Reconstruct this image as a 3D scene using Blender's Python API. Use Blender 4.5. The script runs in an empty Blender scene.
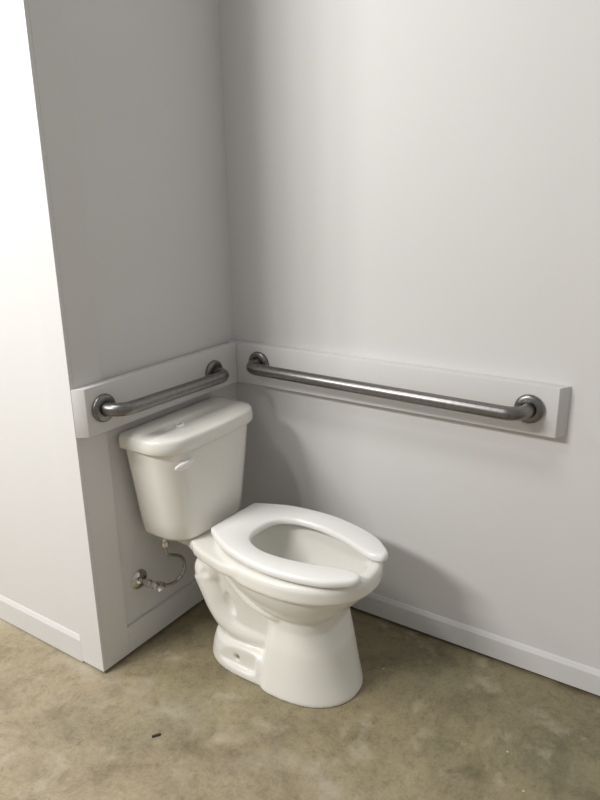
import bpy, bmesh, math, random
from mathutils import Vector, Matrix

random.seed(4)
scene = bpy.context.scene
COL = scene.collection
PI = math.pi

# ------------------------------------------------------------------ helpers
def link(name, bm, mat, parent=None, smooth=True, angle=40):
    me = bpy.data.meshes.new(name)
    bmesh.ops.recalc_face_normals(bm, faces=bm.faces)
    if smooth:
        for f in bm.faces: f.smooth = True
        lim = math.radians(angle)
        for e in bm.edges:
            if len(e.link_faces) == 2 and e.calc_face_angle(0) > lim: e.smooth = False
    bm.to_mesh(me); bm.free()
    me.materials.append(mat)
    o = bpy.data.objects.new(name, me)
    COL.objects.link(o)
    if parent: o.parent = parent
    return o

def empty(name, loc):
    o = bpy.data.objects.new(name, None); COL.objects.link(o)
    o.location = loc; o.empty_display_size = .05
    return o

def tag(o, label=None, cat=None, group=None, kind=None):
    if label: o['label'] = label
    if cat: o['category'] = cat
    if group: o['group'] = group
    if kind: o['kind'] = kind
    return o

def box(bm, x0, x1, y0, y1, z0, z1, bevel=0, seg=2):
    m = Matrix.Translation(((x0+x1)/2, (y0+y1)/2, (z0+z1)/2)) @ Matrix.Diagonal((abs(x1-x0), abs(y1-y0), abs(z1-z0), 1))
    r = bmesh.ops.create_cube(bm, size=1, matrix=m)
    if bevel:
        es = set()
        for v in r['verts']: es.update(v.link_edges)
        bmesh.ops.bevel(bm, geom=list(es), offset=bevel, segments=seg, affect='EDGES', profile=.5)
    return bm

def prism(bm, pts, a, b, bevel=0):
    """extrude a closed 3-D polygon pts (list of Vector) by the vector (b-a)"""
    d = Vector(b)-Vector(a)
    v0 = [bm.verts.new(Vector(p)) for p in pts]; v1 = [bm.verts.new(Vector(p)+d) for p in pts]
    n = len(pts)
    fs = [bm.faces.new(v0[::-1]), bm.faces.new(v1)]
    for i in range(n): fs.append(bm.faces.new((v0[i], v0[(i+1) % n], v1[(i+1) % n], v1[i])))
    if bevel:
        es = set()
        for f in fs: es.update(f.edges)
        bmesh.ops.bevel(bm, geom=list(es), offset=bevel, segments=2, affect='EDGES', profile=.5)

def loft(bm, rings, cap0=True, cap1=True):
    vs = [[bm.verts.new(p) for p in r] for r in rings]
    n = len(rings[0])
    for a, b in zip(vs, vs[1:]):
        for i in range(n):
            bm.faces.new((a[i], a[(i+1) % n], b[(i+1) % n], b[i]))
    if cap0: bm.faces.new(vs[0][::-1])
    if cap1: bm.faces.new(vs[-1])

def frames(path):
    T = []
    for i in range(len(path)):
        a = path[max(i-1, 0)]; b = path[min(i+1, len(path)-1)]
        T.append((b-a).normalized())
    u = T[0].orthogonal().normalized(); out = []
    for t in T:
        u = (u - t*u.dot(t)).normalized(); out.append((t, u, t.cross(u)))
    return out

def sweep(bm, path, rad, n=20):
    path = [Vector(p) for p in path]
    if not callable(rad):
        rr = rad; rad = lambda i, k: rr
    rings = []
    for i, (p, (t, u, w)) in enumerate(zip(path, frames(path))):
        r = rad(i, len(path))
        rings.append([p + (u*math.cos(2*PI*k/n) + w*math.sin(2*PI*k/n))*r for k in range(n)])
    loft(bm, rings)

def lathe(bm, prof, origin, axis, n=40):
    """prof: list of (radius, height along axis)"""
    ax = Vector(axis).normalized(); u = ax.orthogonal().normalized(); w = ax.cross(u)
    o = Vector(origin)
    loft(bm, [[o + ax*h + (u*math.cos(2*PI*k/n)+w*math.sin(2*PI*k/n))*max(r, 1e-4) for k in range(n)] for r, h in prof])

def spline(pts, sub=10):
    pts = [Vector(p) for p in pts]; out = []
    for i in range(len(pts)-1):
        p0 = pts[max(i-1, 0)]; p1 = pts[i]; p2 = pts[i+1]; p3 = pts[min(i+2, len(pts)-1)]
        for k in range(sub):
            t = k/sub
            out.append(.5*((2*p1)+(p2-p0)*t+(2*p0-5*p1+4*p2-p3)*t*t+(3*p1-p0-3*p2+p3)*t**3))
    out.append(pts[-1]); return out

# ------------------------------------------------------------------ materials
def new_mat(name):
    m = bpy.data.materials.new(name); m.use_nodes = True
    nt = m.node_tree; return m, nt, nt.nodes['Principled BSDF']

def noise(nt, scale, detail=3, rough=.5, coord=None):
    tc = coord or nt.nodes.new('ShaderNodeTexCoord')
    n = nt.nodes.new('ShaderNodeTexNoise'); n.inputs['Scale'].default_value = scale
    n.inputs['Detail'].default_value = detail; n.inputs['Roughness'].default_value = rough
    nt.links.new(tc.outputs['Object'], n.inputs['Vector']); return n

def ramp(nt, src, stops):
    r = nt.nodes.new('ShaderNodeValToRGB'); e = r.color_ramp.elements
    while len(e) > 1: e.remove(e[-1])
    e[0].position = stops[0][0]; e[0].color = (*stops[0][1], 1)
    for p, c in stops[1:]:
        x = e.new(p); x.color = (*c, 1)
    nt.links.new(src, r.inputs['Fac']); return r

def mix(nt, fac, a, b, mode='MIX'):
    m = nt.nodes.new('ShaderNodeMix'); m.data_type = 'RGBA'; m.blend_type = mode
    if isinstance(fac, (int, float)): m.inputs[0].default_value = fac
    else: nt.links.new(fac, m.inputs[0])
    for s, i in ((a, 6), (b, 7)):
        if isinstance(s, tuple): m.inputs[i].default_value = (*s, 1)
        else: nt.links.new(s, m.inputs[i])
    return m.outputs[2]

def bump(nt, bsdf, src, strength, dist=.002):
    b = nt.nodes.new('ShaderNodeBump'); b.inputs['Strength'].default_value = strength
    b.inputs['Distance'].default_value = dist
    nt.links.new(src, b.inputs['Height']); nt.links.new(b.outputs['Normal'], bsdf.inputs['Normal'])

def paint(name, c, rough):
    m, nt, b = new_mat(name)
    n = noise(nt, 2.2, 3)
    r = ramp(nt, n.outputs['Fac'], [(.35, tuple(x*.985 for x in c)), (.65, c)])
    nt.links.new(r.outputs['Color'], b.inputs['Base Color'])
    b.inputs['Roughness'].default_value = rough
    b.inputs['Specular IOR Level'].default_value = .35
    n2 = noise(nt, 190, 2); bump(nt, b, n2.outputs['Fac'], .12, .001)
    return m

M_wall = paint('wall_paint', (.715, .705, .70), .55)
M_trim = paint('trim_paint', (.70, .69, .68), .42)

def make_floor():
    m, nt, b = new_mat('stained_concrete')
    tc = nt.nodes.new('ShaderNodeTexCoord')
    w = noise(nt, 1.3, 4, .6, tc)
    warp = nt.nodes.new('ShaderNodeMix'); warp.data_type = 'RGBA'; warp.blend_type = 'LINEAR_LIGHT'
    warp.inputs[0].default_value = .12
    nt.links.new(tc.outputs['Object'], warp.inputs[6]); nt.links.new(w.outputs['Color'], warp.inputs[7])
    def nz(s, d, r):
        n = nt.nodes.new('ShaderNodeTexNoise'); n.inputs['Scale'].default_value = s
        n.inputs['Detail'].default_value = d; n.inputs['Roughness'].default_value = r
        nt.links.new(warp.outputs[2], n.inputs['Vector']); return n
    big = nz(1.7, 4, .5); mid = nz(6.0, 7, .62); fine = nz(30, 6, .68); veil = nz(8.5, 8, .66); grit = nz(120, 3, .6)
    base = ramp(nt, big.outputs['Fac'], [(.30, (.275, .240, .160)), (.48, (.325, .268, .180)), (.60, (.335, .282, .185)), (.72, (.285, .258, .165))]).outputs['Color']
    midr = ramp(nt, mid.outputs['Fac'], [(.30, (.64, .63, .61)), (.47, (1, 1, 1)), (.70, (1.2, 1.2, 1.19))]).outputs['Color']
    c = mix(nt, .9, base, midr, 'MULTIPLY')
    finer = ramp(nt, fine.outputs['Fac'], [(.3, (.74, .73, .72)), (.50, (1, 1, 1)), (.75, (1.14, 1.14, 1.14))]).outputs['Color']
    c = mix(nt, .85, c, finer, 'MULTIPLY')
    gr = ramp(nt, grit.outputs['Fac'], [(.3, (.86, .86, .85)), (.5, (1, 1, 1)), (.7, (1.08, 1.08, 1.08))]).outputs['Color']
    c = mix(nt, .8, c, gr, 'MULTIPLY')
    # the alcove slab carries a greener stain; a pale plaster line runs where it meets the rest
    sx = nt.nodes.new('ShaderNodeSeparateXYZ'); nt.links.new(tc.outputs['Object'], sx.inputs[0])
    wob = nz(5, 5, .6)
    xx = nt.nodes.new('ShaderNodeMath'); xx.operation = 'MULTIPLY_ADD'; xx.inputs[1].default_value = .22
    nt.links.new(wob.outputs['Fac'], xx.inputs[0]); nt.links.new(sx.outputs['X'], xx.inputs[2])
    def stain(stops):
        mr = nt.nodes.new('ShaderNodeMapRange'); mr.inputs[1].default_value = -1.1; mr.inputs[2].default_value = 0.1
        nt.links.new(xx.outputs[0], mr.inputs[0]); return ramp(nt, mr.outputs[0], stops).outputs['Color']
    green = stain([(.36, (1, 1, 1)), (.46, (.94, .96, .90)), (.66, (.78, .795, .71)), (1, (.70, .72, .63))])
    c = mix(nt, 1.0, c, green, 'MULTIPLY')
    seam = stain([(.36, (0, 0, 0)), (.41, (.42, .42, .42)), (.47, (0, 0, 0))])
    seamn = ramp(nt, veil.outputs['Fac'], [(.40, (0, 0, 0)), (.56, (1, 1, 1))]).outputs['Color']
    c = mix(nt, mix(nt, 1.0, seam, seamn, 'MULTIPLY'), c, (.50, .45, .37))
    vr = ramp(nt, veil.outputs['Fac'], [(.55, (0, 0, 0)), (.70, (.6, .6, .6))]).outputs['Color']
    c = mix(nt, vr, c, (.47, .42, .32))
    # thin dark scratches
    mp = nt.nodes.new('ShaderNodeMapping'); mp.inputs['Scale'].default_value = (9, 34, 1); mp.inputs['Rotation'].default_value = (0, 0, .9)
    nt.links.new(tc.outputs['Object'], mp.inputs[0])
    v2 = nt.nodes.new('ShaderNodeTexVoronoi'); v2.inputs['Scale'].default_value = .5; nt.links.new(mp.outputs[0], v2.inputs['Vector'])
    sc = ramp(nt, v2.outputs['Distance'], [(.05, (.7, .7, .7)), (.10, (0, 0, 0))]).outputs['Color']
    sp2 = nt.nodes.new('ShaderNodeSeparateColor'); nt.links.new(v2.outputs['Color'], sp2.inputs[0])
    pk2 = ramp(nt, sp2.outputs[1], [(.80, (0, 0, 0)), (.82, (1, 1, 1))]).outputs['Color']
    c = mix(nt, mix(nt, 1.0, sc, pk2, 'MULTIPLY'), c, (.12, .105, .075))
    # small pale paint specks and dark grains
    vo = nt.nodes.new('ShaderNodeTexVoronoi'); vo.inputs['Scale'].default_value = 9
    nt.links.new(tc.outputs['Object'], vo.inputs['Vector'])
    sp = ramp(nt, vo.outputs['Distance'], [(.020, (1, 1, 1)), (.032, (0, 0, 0))]).outputs['Color']
    sep = nt.nodes.new('ShaderNodeSeparateColor'); nt.links.new(vo.outputs['Color'], sep.inputs[0])
    pick = ramp(nt, sep.outputs[0], [(.72, (0, 0, 0)), (.74, (1, 1, 1))]).outputs['Color']
    spk = mix(nt, 1.0, sp, pick, 'MULTIPLY')
    c = mix(nt, spk, c, (.55, .53, .46))
    nt.links.new(c, b.inputs['Base Color'])
    rr = nt.nodes.new('ShaderNodeMapRange'); rr.inputs[3].default_value = .30; rr.inputs[4].default_value = .52
    nt.links.new(mid.outputs['Fac'], rr.inputs[0]); nt.links.new(rr.outputs[0], b.inputs['Roughness'])
    b.inputs['Specular IOR Level'].default_value = .4
    bump(nt, b, fine.outputs['Fac'], .12, .002)
    return m
M_floor = make_floor()

def glossy(name, c, rough, coat=0, metal=0, var=0):
    m, nt, b = new_mat(name)
    n = noise(nt, 6, 2)
    r = ramp(nt, n.outputs['Fac'], [(.3, tuple(x*(1-.02-var) for x in c)), (.7, c)])
    nt.links.new(r.outputs['Color'], b.inputs['Base Color'])
    b.inputs['Roughness'].default_value = rough; b.inputs['Metallic'].default_value = metal
    b.inputs['Coat Weight'].default_value = coat; b.inputs['Coat Roughness'].default_value = .06
    return m
M_china = glossy('vitreous_china', (.85, .835, .78), .20, .15)
M_seat = glossy('seat_plastic', (.90, .895, .875), .22, .1)
M_white = glossy('white_plastic', (.93, .925, .90), .25)
M_chrome = glossy('chrome', (.62, .61, .59), .14, 0, 1)
M_dark = glossy('dark_chip', (.03, .026, .022), .7)
M_pit = glossy('bare_hole', (.20, .19, .17), .7)

def make_steel():
    m, nt, b = new_mat('brushed_steel')
    tc = nt.nodes.new('ShaderNodeTexCoord')
    n = noise(nt, 90, 3, .6, tc)
    r = ramp(nt, n.outputs['Fac'], [(.3, (.205, .198, .19)), (.7, (.265, .257, .25))])
    nt.links.new(r.outputs['Color'], b.inputs['Base Color'])
    b.inputs['Metallic'].default_value = 1; b.inputs['Roughness'].default_value = .36
    bump(nt, b, n.outputs['Fac'], .05, .0006)
    return m
M_steel = make_steel()

def make_hose_mat():
    m, nt, b = new_mat('braided_steel')
    n = noise(nt, 420, 2)
    r = ramp(nt, n.outputs['Fac'], [(.35, (.22, .21, .2)), (.65, (.62, .61, .59))])
    nt.links.new(r.outputs['Color'], b.inputs['Base Color'])
    b.inputs['Metallic'].default_value = 1; b.inputs['Roughness'].default_value = .32
    return m
M_hose = make_hose_mat()

def make_water():
    m, nt, b = new_mat('water')
    b.inputs['Base Color'].default_value = (.93, .95, .94, 1)
    b.inputs['Transmission Weight'].default_value = 1
    b.inputs['Roughness'].default_value = .02; b.inputs['IOR'].default_value = 1.33
    n = noise(nt, 14, 1); bump(nt, b, n.outputs['Fac'], .04, .002)
    return m
M_water = make_water()

# ------------------------------------------------------------------ the room
W = .707            # width of the short wall behind the toilet
H = 3.25
def struct(name, bm, mat, smooth=False):
    return tag(link(name, bm, mat, None, smooth), kind='structure')

bm = bmesh.new(); box(bm, -5.2, .14, -4.2, 3.4, -.1, 0); struct('floor', bm, M_floor)
bm = bmesh.new(); box(bm, -W, 0, 0, .14, .012, H); box(bm, -W+.03, 0, .04, .14, 0, .012); struct('wall_back', bm, M_wall)
bm = bmesh.new(); box(bm, 0, .14, -4.2, .14, .012, H); box(bm, .04, .14, -4.2, .14, 0, .012); struct('wall_right', bm, M_wall)
bm = bmesh.new(); prism(bm, [(-W-.0040, .088, 0), (-W-.0040, 3.4, 0), (-W+.14, 3.4, 0), (-W+.14, .14, 0), (-W, .14, 0), (-W, .088, 0)], (0, 0, 0), (0, 0, H)); struct('wall_left', bm, M_wall)

# flat boards trimming the end of the short wall and its foot
bm = bmesh.new()
box(bm, -W, -.610, -.012, 0, .009, H, .0012)
struct('trim_1', bm, M_trim)
bm = bmesh.new()
box(bm, -W-.012, -W, -.012, .088, .009, H, .0012)
struct('trim_2', bm, M_wall)
bm = bmesh.new(); box(bm, -.610, 0, -.012, 0, .009, .102, .0015); struct('baseboard_back', bm, M_trim)
def base_profile(bm, along, a0, a1, h, t, off, z0=.004):
    pr = [(0, z0), (t, z0), (t, h-.015), (t*.35, h-.002), (t*.2, h), (0, h)]
    if along == 'right':
        prism(bm, [(-q, a0, z) for q, z in pr], (0, a0, 0), (0, a1, 0))
    else:
        prism(bm, [(off-q, a0, z) for q, z in pr], (0, a0, 0), (0, a1, 0))
bm = bmesh.new(); base_profile(bm, 'right', -4.2, -.012, .090, .009, 0, .011); struct('baseboard_right', bm, M_wall)
bm = bmesh.new(); base_profile(bm, 'left', .088, 3.4, .097, .0080, -W-.0040); struct('baseboard_left', bm, M_trim)

# ------------------------------------------------------------------ backing boards and grab bars
ZT, ZB = .9224, .7824
bm = bmesh.new(); prism(bm, [(-W-.0115, -.0121, ZB), (-.0385, -.0121, ZB), (-.0385, -.040, ZB), (-.695, -.040, ZB)], (0, 0, ZB), (0, 0, ZT), .0018)
tag(link('backing_board', bm, M_trim), 'white painted wooden backing board on short wall above toilet tank, carrying the short grab bar', 'board')
bm = bmesh.new()
prism(bm, [(0, -.0005, ZB), (-.038, -.0005, ZB), (-.038, -1.126, ZB), (0, -1.147, ZB)], (0, 0, ZB), (0, 0, ZT), .002)
tag(link('backing_board', bm, M_trim), 'long white painted wooden backing board on right wall, carrying the long grab bar', 'board')

def grab_bar(label, a, b, out, so):
    """a, b: flange centres on the board face; out: unit vector off the wall"""
    a = Vector(a); b = Vector(b); out = Vector(out); d = (b-a).normalized()
    root = tag(empty('grab_bar', (a+b)/2), label, 'grab bar')
    c = (a+b)/2; a = a-c; b = b-c
    R, r = .046, .0192
    path = [a + out*.003]
    def arc(p, sgn):
        pts = []
        for k in range(11):
            t = k/10*PI/2
            pts.append(p + d*sgn*(R-R*math.cos(t)) + out*(so-R+R*math.sin(t)))
        return pts
    left = arc(a, 1); right = arc(b, -1)[::-1]
    bmx = bmesh.new(); sweep(bmx, path+left+right+[b+out*.003], r, 28)
    link('tube', bmx, M_steel, root)
    for p in (a, b):
        bmx = bmesh.new()
        lathe(bmx, [(.0195, .0005), (.0395, .0005), (.0408, .004), (.0400, .0085), (.0365, .012), (.030, .0135), (.0225, .0138), (.0215, .011), (.0195, .010)], p, out, 44)
        link('flange', bmx, M_steel, root)
    return root
grab_bar('short stainless steel grab bar on the short wall above the toilet tank', (-.638, -.040, .8545), (-.165, -.040, .8465), (0, -1, 0), .067)
grab_bar('long stainless steel grab bar on the right wall, running from the corner past the toilet', (-.038, -.138, .862), (-.038, -1.052, .855), (-1, 0, 0), .073)

# ------------------------------------------------------------------ toilet
CX = -.353
toilet = tag(empty('toilet', (CX, 0, 0)), 'white two-piece elongated toilet with open-front seat standing in the corner', 'toilet')

def sgnpow(v, p): return math.copysign(abs(v)**p, v)
def egg(z, f0, f1, hw, n=2.0, fc=.45, N=96, nb=None):
    """closed section: back f0, front f1, half width hw, widest at fraction fc of the length"""
    c = f0+(f1-f0)*fc; nb = nb or n; out = []
    for k in range(N):
        t = 2*PI*k/N; s, co = math.sin(t), math.cos(t)
        e = n if s >= 0 else nb
        x = hw*sgnpow(co, 2/e); f = c + (f1-c if s >= 0 else c-f0)*sgnpow(s, 2/e)
        out.append((x, -f, z))
    return out

def bowl_mesh():
    b = bmesh.new()
    # pedestal column and basin
    belly = lambda t: max(0, 1-t**1.5)**.85
    loft(b, [[(x-.018, y, z) for x, y, z in egg(0, .432, .716, .145, 2.2, .30, nb=4)], [(x-.018, y, z) for x, y, z in egg(.012, .432, .714, .144, 2.2, .30, nb=4)], [(x-.014, y, z) for x, y, z in egg(.06, .437, .698, .140, 2.25, .32, nb=4)], [(x-.008, y, z) for x, y, z in egg(.15, .447, .672, .133, 2.35, .36, nb=4)],
             egg(.215, .452, .644, .128, 2.6, .40, nb=3.4),]
         + [egg(.360-.108*t, .44-.195*belly(t), .644+.100*(1-t**1.25)**.95, .128+.053*belly(t), 2.5-.35*belly(t), .45+.05*belly(t)) for t in [1-k/12 for k in range(13)]])
    # rim band
    loft(b, [egg(.357, .240, .748, .182, 2.2, .52), egg(.360, .233, .756, .188, 2.2, .52), egg(.366, .23, .758, .190, 2.2, .52), egg(.398, .23, .758, .190, 2.2, .52),
             egg(.408, .234, .753, .185, 2.2, .52), egg(.411, .24, .746, .178, 2.2, .52)])
    # rear deck under the tank
    pts = []
    deck = [(-.085, .085), (-.105, .10), (-.108, .15), (-.127, .19), (-.140, .208), (-.148, .228), (-.160, .26), (-.178, .34), (-.182, .42), (-.16, .45)]
    outl = deck + [(-x, f) for x, f in deck[::-1]]
    rings = []
    for z, s in ((.362, .94), (.368, .985), (.376, 1), (.394, 1), (.400, .985), (.4025, .95)):
        rings.append([(x*s, -(.26+(f-.26)*s), z) for x, f in outl])
    loft(b, rings)
    # web joining column, trap and deck
    loft(b, [egg(.0, .27, .56, .106, 4, .5), egg(.12, .27, .56, .106, 5, .5), egg(.19, .262, .56, .108, 6, .5), egg(.28, .235, .56, .110, 6, .5), egg(.33, .21, .56, .112, 4, .5), egg(.372, .17, .56, .12, 3, .5)])
    # trapway relief on both sides
    for s in (-1, 1):
        path = spline([(s*.062, -.50, .140), (s*.070, -.42, .128), (s*.076, -.350, .126), (s*.080, -.300, .145), (s*.080, -.264, .190), (s*.080, -.244, .240), (s*.080, -.222, .295)], 6)
        sweep(b, path, lambda i, n: .045+.013*max(0, (i/n-.45)/.55), 20)
        for (x, f, z, r) in ((.074, .230, .302, .062), (.062, .49, .14, .046)):
            bmesh.ops.create_icosphere(b, subdivisions=3, radius=r, matrix=Matrix.Translation((s*x, -f, z)))
        # lower edge of the basin: soft diagonal ridge
        path = spline([(s*.106, -.30, .335), (s*.112, -.345, .296), (s*.122, -.41, .266), (s*.122, -.49, .250), (s*.095, -.56, .244)], 6)
        sweep(b, path, .015, 14)
    # foot behind the column
    loft(b, [egg(0, .198, .60, .150, 2.7, .5), egg(.012, .198, .60, .150, 2.7, .5), egg(.05, .204, .60, .146, 2.7, .5), egg(.082, .214, .60, .139, 2.7, .5), egg(.097, .230, .59, .124, 2.7, .5)])
    bmesh.ops.recalc_face_normals(b, faces=b.faces)
    me = bpy.data.meshes.new('bowl_raw'); b.to_mesh(me); b.free()
    o = bpy.data.objects.new('bowl_raw', me); COL.objects.link(o)
    r = o.modifiers.new('r', 'REMESH'); r.mode = 'VOXEL'; r.voxel_size = .0036; r.use_smooth_shade = True
    # cutters: the basin, side pockets with their bolt holes, the dimple on the trap
    cutters = []
    def cutter(c):
        bmesh.ops.recalc_face_normals(c, faces=c.faces)
        m2 = bpy.data.meshes.new('cut'); c.to_mesh(m2); c.free()
        k = bpy.data.objects.new('cut', m2); COL.objects.link(k); cutters.append(k)
        md = o.modifiers.new('b', 'BOOLEAN'); md.operation = 'DIFFERENCE'; md.object = k; md.solver = 'EXACT'
    for s in (-1, 1):
        c = bmesh.new()
        # pocket over the floor bolt
        pk = [(.262, .040), (.272, .032), (.300, .028), (.405, .026), (.425, .030), (.432, .040), (.434, .080), (.425, .092), (.405, .098), (.31, .098), (.285, .092), (.266, .075)]
        loft(c, [[(s*x, -(.355+(f-.355)*k), .06+(z-.06)*k) for f, z in pk] for x, k in ((.132, .80), (.133, .90), (.1365, .97), (.143, 1.03), (.17, 1.20))])
        cutter(c)
        c = bmesh.new(); lathe(c, [(.0085, -.03), (.0085, 0), (.0125, .006), (.02, .02)], (s*.126, -.352, .050), (s, 0, .25), 20); cutter(c)
        c = bmesh.new(); bmesh.ops.create_icosphere(c, subdivisions=3, radius=.040, matrix=Matrix.Translation((s*.166, -.246, .318))); cutter(c)
        # dark slot between the falling trap and the web
        c = bmesh.new(); sweep(c, spline([(s*.120, -.300, .262), (s*.114, -.308, .235), (s*.112, -.322, .200), (s*.118, -.336, .180)], 6), lambda i, n: .002+.015*math.sin(PI*(i+.5)/n)**.6, 16); cutter(c)
    r = o.modifiers.new('r2', 'REMESH'); r.mode = 'VOXEL'; r.voxel_size = .0034; r.use_smooth_shade = True
    s = o.modifiers.new('s', 'SMOOTH'); s.factor = .5; s.iterations = 7
    c = bmesh.new()
    I = lambda z, f0, f1, hw, fc=.5: egg(z, f0, f1, hw, 2.1, fc)
    loft(c, [I(.205, .47, .51, .02), I(.206, .44, .54, .05), I(.214, .42, .575, .066), I(.235, .40, .61, .082), I(.27, .375, .652, .106), I(.31, .335, .688, .126), I(.35, .315, .703, .133), I(.385, .305, .712, .137),
             I(.398, .302, .716, .140), I(.406, .298, .720, .144), I(.412, .290, .727, .152), I(.43, .284, .732, .157)])
    cutter(c)
    dg = bpy.context.evaluated_depsgraph_get()
    fin = bpy.data.meshes.new_from_object(o.evaluated_get(dg))
    for k in cutters + [o]:
        bpy.data.objects.remove(k, do_unlink=True)
    b = bmesh.new(); b.from_mesh(fin); bpy.data.meshes.remove(fin)
    return b
bowl = link('bowl', bowl_mesh(), M_china, toilet, True, 48)
bowl.data.materials.clear(); bowl.data.materials.append(M_china)
for p in bowl.data.polygons: p.material_index = 0

# tank outline: flat back, generous front corners
def tank_ring(z, hw, f0, f1, rb=.02, rf=.085, crown=.006, N=10):
    out = []
    def corner(cx, cf, r, a0, a1):
        for k in range(N+1):
            t = a0+(a1-a0)*k/N
            out.append((cx+r*math.cos(t), cf+r*math.sin(t)))
    corner(hw-rb, f0+rb, rb, -PI/2, 0)
    corner(hw-rf, f1-rf, rf, 0, PI/2)
    for k in range(1, 10):
        x = (hw-rf)*(1-2*k/10); out.append((x, f1+crown*(1-(x/(hw-rf))**2)))
    corner(-hw+rf, f1-rf, rf, PI/2, PI)
    corner(-hw+rb, f0+rb, rb, PI, 1.5*PI)
    return [(x, -f, z) for x, f in out]

bm = bmesh.new()
loft(bm, [tank_ring(.4005, .120, .050, .160, .02, .06), tank_ring(.4012, .142, .040, .178, .025, .07), tank_ring(.406, .160, .031, .190, .025, .08), tank_ring(.418, .169, .027, .196, .02, .085),
          tank_ring(.47, .178, .025, .198), tank_ring(.55, .189, .024, .201), tank_ring(.64, .202, .023, .204), tank_ring(.7155, .212, .022, .206)])
tank = link('tank', bm, M_china, toilet, True, 60)
bm = bmesh.new()
LH, L0, L1 = .226, .010, .220
loft(bm, [tank_ring(0.7105, LH-.014, L0+.012, L1-.013, .02, .085), tank_ring(0.7105, LH-.003, L0+.002, L1-.003, .022, .09), tank_ring(0.7145, LH, L0, L1, .024, .092), tank_ring(0.7335, LH, L0, L1, .024, .092),
          tank_ring(0.7425, LH-.001, L0+.001, L1-.001, .024, .092), tank_ring(.7495, LH-.003, L0+.003, L1-.003, .024, .090), tank_ring(0.7530, LH-.008, L0+.007, L1-.008, .024, .085),
          tank_ring(0.7550, LH-.028, L0+.022, L1-.028, .02, .07), tank_ring(0.7555, LH-.10, L0+.07, L1-.085, .015, .03)])
tl = link('tank_lid', bm, M_china, toilet, True, 60); tl.location.x = -.003; tank.location.x = -.003

# flush lever on the left of the tank front
bm = bmesh.new()
lx0 = -.166; lz = .673
rings = []
for k in range(15):
    t = k/14
    w = .0105*math.sqrt(max(0, 1-(2*t**.75-1)**2))+.0006
    x = lx0-.030+.084*t
    rings.append([(x, -(.214+.006*math.sin(PI*t)+w*.55*math.cos(2*PI*j/16)), lz+.004*t+w*math.sin(2*PI*j/16)) for j in range(16)])
loft(bm, rings)
lathe(bm, [(.0085, -.008), (.0085, .004), (.006, .010)], (-.153, -.203, lz+.001), (0, -1, 0), 20)
tag(link('flush_lever', bm, M_white, tank), 'white flush lever on the tank front')

# open-front seat
def seat_mesh(z0, z1):
    oh = [(.0, .238), (.060, .2382), (.095, .2388), (.103, .2412), (.111, .250), (.138, .297), (.164, .358), (.179, .430), (.1845, .495), (.181, .555), (.167, .625), (.145, .685), (.113, .728), (.090, .749), (.070, .753), (.058, .745), (.052, .726)]
    ih = [(.0, .360), (.040, .364), (.072, .380), (.094, .410), (.105, .452), (.106, .500), (.099, .550), (.085, .605), (.067, .655), (.055, .690), (.0515, .712)]
    def dense(p):
        return [(v.x, v.y) for v in spline([(x, f, 0) for x, f in p], 6)]
    o = dense(oh); i = dense(ih)
    def skew(x, f, inner):
        return (x-.008*max(0, min(1, (.66-f)/.2)), f) if inner else (x, f)
    mir = [(-x, f) for x, f in o], [(-x, f) for x, f in i]
    full = o + [skew(x, f, True) for x, f in i[::-1]] + [skew(x, f, True) for x, f in mir[1]] + mir[0][::-1]
    # drop duplicates on the centre line
    pts = []
    for p in full:
        if not pts or (Vector(p)-Vector(pts[-1])).length > 1e-5: pts.append(p)
    if (Vector(pts[0])-Vector(pts[-1])).length < 1e-5: pts.pop()
    n = len(pts)
    def inset(d):
        out = []
        for k in range(n):
            a, b2, c = Vector(pts[k-1]), Vector(pts[k]), Vector(pts[(k+1) % n])
            t = (c-a).normalized(); out.append(b2 + Vector((-t.y, t.x))*d)
        return out
    # orientation
    area = sum(pts[k][0]*pts[(k+1) % n][1]-pts[(k+1) % n][0]*pts[k][1] for k in range(n))
    sg = 1 if area > 0 else -1
    rings = []
    for d, z in ((.004, z0), (.001, z0+.002), (0, z0+.006), (0, z1-.010), (.0015, z1-.005), (.005, z1-.0015), (.010, z1)):
        rings.append([(p.x, -p.y, z) for p in inset(d*sg)])
    b = bmesh.new()
    vs = [[b.verts.new(p) for p in r] for r in rings]
    for r0, r1 in zip(vs, vs[1:]):
        for k in range(n): b.faces.new((r0[k], r0[(k+1) % n], r1[(k+1) % n], r1[k]))
    f0 = b.faces.new(vs[0][::-1]); f1 = b.faces.new(vs[-1])
    b.normal_update()
    bmesh.ops.triangulate(b, faces=[f0, f1])
    return b
seat = link('seat', seat_mesh(.4155, .438), M_seat, toilet, True, 50)
sm = Matrix.Translation((-.003, -.72, .4155)) @ Matrix.Rotation(math.radians(-2.2), 4, 'Z') @ Matrix.Rotation(math.radians(1.4), 4, 'X') @ Matrix.Translation((0, .72, -.4155))
seat.matrix_local = sm
for s in (-1, 1):
    bm = bmesh.new(); box(bm, s*.065-.016, s*.065+.016, -.285, -.245, .4026, .4170, .004, 3)
    link('hinge', bm, M_seat, seat)
    for f, x in ((.36, .140), (.64, .128)):
        bm = bmesh.new(); box(bm, s*x-.008, s*x+.008, -f-.016, -f+.016, .4105, .4158, .002)
        link('bumper', bm, M_seat, seat)

# water standing in the bowl
bm = bmesh.new()
loft(bm, [egg(.2285, .404, .598, .076, 2.1, .5), egg(.2292, .403, .600, .0772, 2.1, .5)])
tag(link('water', bm, M_water), 'still clear water standing inside the toilet bowl', 'water', kind='stuff').location = (CX, 0, 0)

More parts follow.
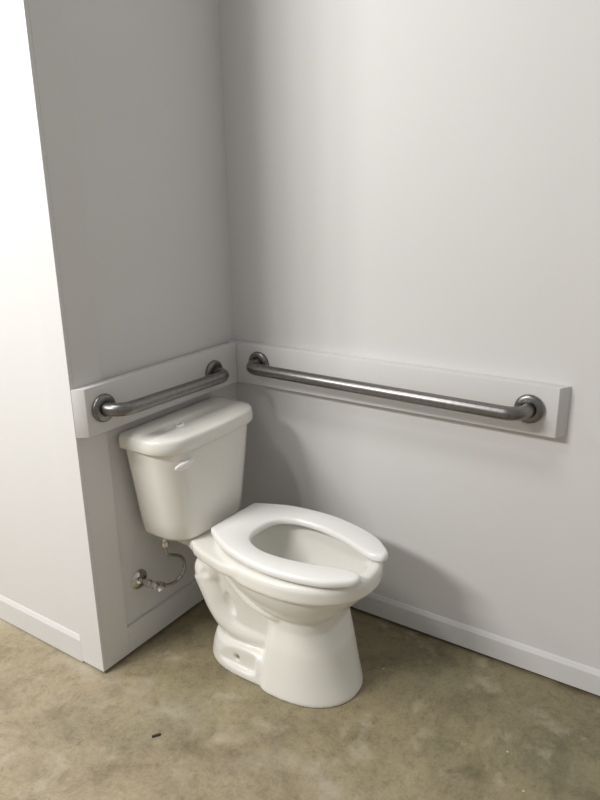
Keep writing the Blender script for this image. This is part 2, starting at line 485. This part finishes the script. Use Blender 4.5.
# ------------------------------------------------------------------ water supply
vx, vz = -.534, .237
valve = tag(empty('shutoff_valve', (vx, 0, vz)), 'small chrome shutoff valve on short wall low beside the toilet', 'valve')
bm = bmesh.new(); lathe(bm, [(.008, .0003), (.0325, .0003), (.0330, .002), (.0300, .006), (.020, .0095), (.012, .012), (.0085, .0125)], (0, 0, 0), (0, -1, 0), 40)
link('escutcheon', bm, M_chrome, valve)
bm = bmesh.new(); lathe(bm, [(.0075, .0005), (.0075, .040)], (0, 0, 0), (0, -1, 0), 24)
link('pipe', bm, M_chrome, valve)
bm = bmesh.new()
lathe(bm, [(.0115, .036), (.0140, .037), (.0140, .051), (.0115, .052), (.0105, .053), (.0115, .060), (.0135, .066), (.0120, .078), (.008, .082)], (0, 0, 0), (0, -1, 0), 6)
lathe(bm, [(.0085, 0), (.0085, .014), (.0110, .0145), (.0110, .028), (.008, .030)], (.002, -.064, -.001), (1, 0, -.35), 6)
link('valve_body', bm, M_chrome, valve, False)
bm = bmesh.new()
lathe(bm, [(.0045, 0), (.0045, .010)], (0, -.081, 0), (0, -1, 0), 16)
rings = []
for h, k in ((.0095, .85), (.011, 1), (.0175, 1), (.019, .85)):
    rings.append([(.0175*k*math.cos(2*PI*j/28), -.081-h, .010*k*math.sin(2*PI*j/28)) for j in range(28)])
loft(bm, rings)
link('handle', bm, M_chrome, valve)

hose = tag(empty('supply_hose', (-.480, -.08, .30)), 'flexible silver supply hose curving from the chrome valve up to the tank underside', 'hose')
ho = Vector((-.480, -.08, .30))
hp = [Vector(p)-ho for p in ((-.505, -.067, .2240), (-.488, -.069, .2135), (-.460, -.072, .206), (-.432, -.076, .210), (-.413, -.081, .230), (-.411, -.085, .262), (-.430, -.090, .295), (-.462, -.093, .318), (-.490, -.095, .334), (-.499, -.095, .352), (-.499, -.095, .372))]
bm = bmesh.new(); sweep(bm, spline(hp, 14), lambda i, n: .0052+.0006*math.sin(i*1.6), 14)
link('hose', bm, M_hose, hose)
bm = bmesh.new()
lathe(bm, [(.0065, 0), (.012, .002), (.0125, .016), (.009, .018), (.009, .0295)], hp[-1]+Vector((0, 0, -.004)), (0, 0, 1), 8)
link('coupling_nut', bm, M_chrome, hose, False)
bm = bmesh.new()
lathe(bm, [(.0065, -.002), (.0092, 0), (.0092, .018), (.0065, .021)], hp[0]+Vector((-.004, 0, .003)), (1, -.1, -.6), 8)
link('compression_nut', bm, M_chrome, hose, False)

# ------------------------------------------------------------------ small loose things
cap = tag(empty('plastic_cap', (CX-.086, -.136, .7556)), 'tiny white plastic cap left lying on the toilet tank lid', 'cap')
bm = bmesh.new()
lathe(bm, [(.0150, 0), (.0155, .003), (.0145, .0070), (.0120, .009), (.0105, .0078)], (0, 0, 0), (0, 0, 1), 28)
link('shell', bm, M_white, cap)
for s in (-1, 1):
    bm = bmesh.new(); lathe(bm, [(.0028, 0), (.0028, .0010)], (s*.0050-.001, -.001, .0076), (0, 0, 1), 12)
    link('hole', bm, M_pit, cap)

bm = bmesh.new()
prism(bm, [(-.015, -.003, 0), (.012, -.0045, 0), (.016, .001, 0), (.010, .004, 0), (-.013, .0035, 0)], (0, 0, 0), (0, 0, .004), .0006)
ch = link('wood_chip', bm, M_dark, None, False)
ch.scale = (.85, .95, 1); ch.location = (-.812, -.328, .0001); ch.rotation_euler = (0, 0, math.radians(-33))
tag(ch, 'tiny dark chip of debris lying on the open concrete floor', 'debris')

# ------------------------------------------------------------------ light
def lamp(name, loc, target, sx, sy, power, col=(1, .97, .93)):
    l = bpy.data.lights.new(name, 'AREA'); l.shape = 'RECTANGLE'; l.size = sx; l.size_y = sy
    l.energy = power; l.color = col
    o = bpy.data.objects.new(name, l); COL.objects.link(o); o.location = loc
    d = Vector(target)-Vector(loc); o.rotation_euler = d.to_track_quat('-Z', 'Y').to_euler()
    return o
for ly, pw in ((.42, 16.5), (.70, 18), (1.02, 19), (1.36, 19)):
    lamp('ceiling_or_fill_lamp', (-2.85, ly, 2.60), (0, -.6, .8), .24, .30, pw, (1, .985, .955))
lamp('ceiling_or_fill_lamp', (-1.7, .22, 3.3), (-1.5, -.1, 0), .60, .16, 23, (1, .985, .955))
lamp('ceiling_or_fill_lamp', (-2.3, 3.2, 2.8), (-.9, .6, .6), 1.0, .2, 54, (1, .985, .955))  # unseen fill added to brighten the left wall, no known fixture

wd = bpy.data.worlds.new('room_light'); scene.world = wd; wd.use_nodes = True
bg = wd.node_tree.nodes['Background']
bg.inputs['Color'].default_value = (1, .985, .965, 1); bg.inputs['Strength'].default_value = .35

# ------------------------------------------------------------------ camera
yaw, pitch, roll = .9792, .307, -.0155
cy, sy, cp, sp = math.cos(yaw), math.sin(yaw), math.cos(pitch), math.sin(pitch)
F = Vector((sy*cp, cy*cp, -sp)); Rr = Vector((cy, -sy, 0)); U = Rr.cross(F)
r2 = Rr*math.cos(roll)+U*math.sin(roll); u2 = -Rr*math.sin(roll)+U*math.cos(roll)
cam = bpy.data.cameras.new('camera'); co = bpy.data.objects.new('camera', cam); COL.objects.link(co)
co.matrix_world = Matrix(((r2.x, u2.x, -F.x, -1.8642), (r2.y, u2.y, -F.y, -1.5294), (r2.z, u2.z, -F.z, 1.4541), (0, 0, 0, 1)))
cam.sensor_fit = 'VERTICAL'; cam.sensor_height = 36; cam.lens = 693.2/800*36
cam.clip_start = .05
scene.camera = co

scene.view_settings.view_transform = 'Standard'; scene.view_settings.look = 'None'
scene.view_settings.exposure = 0; scene.view_settings.gamma = 1
scene.view_settings.use_curve_mapping = False
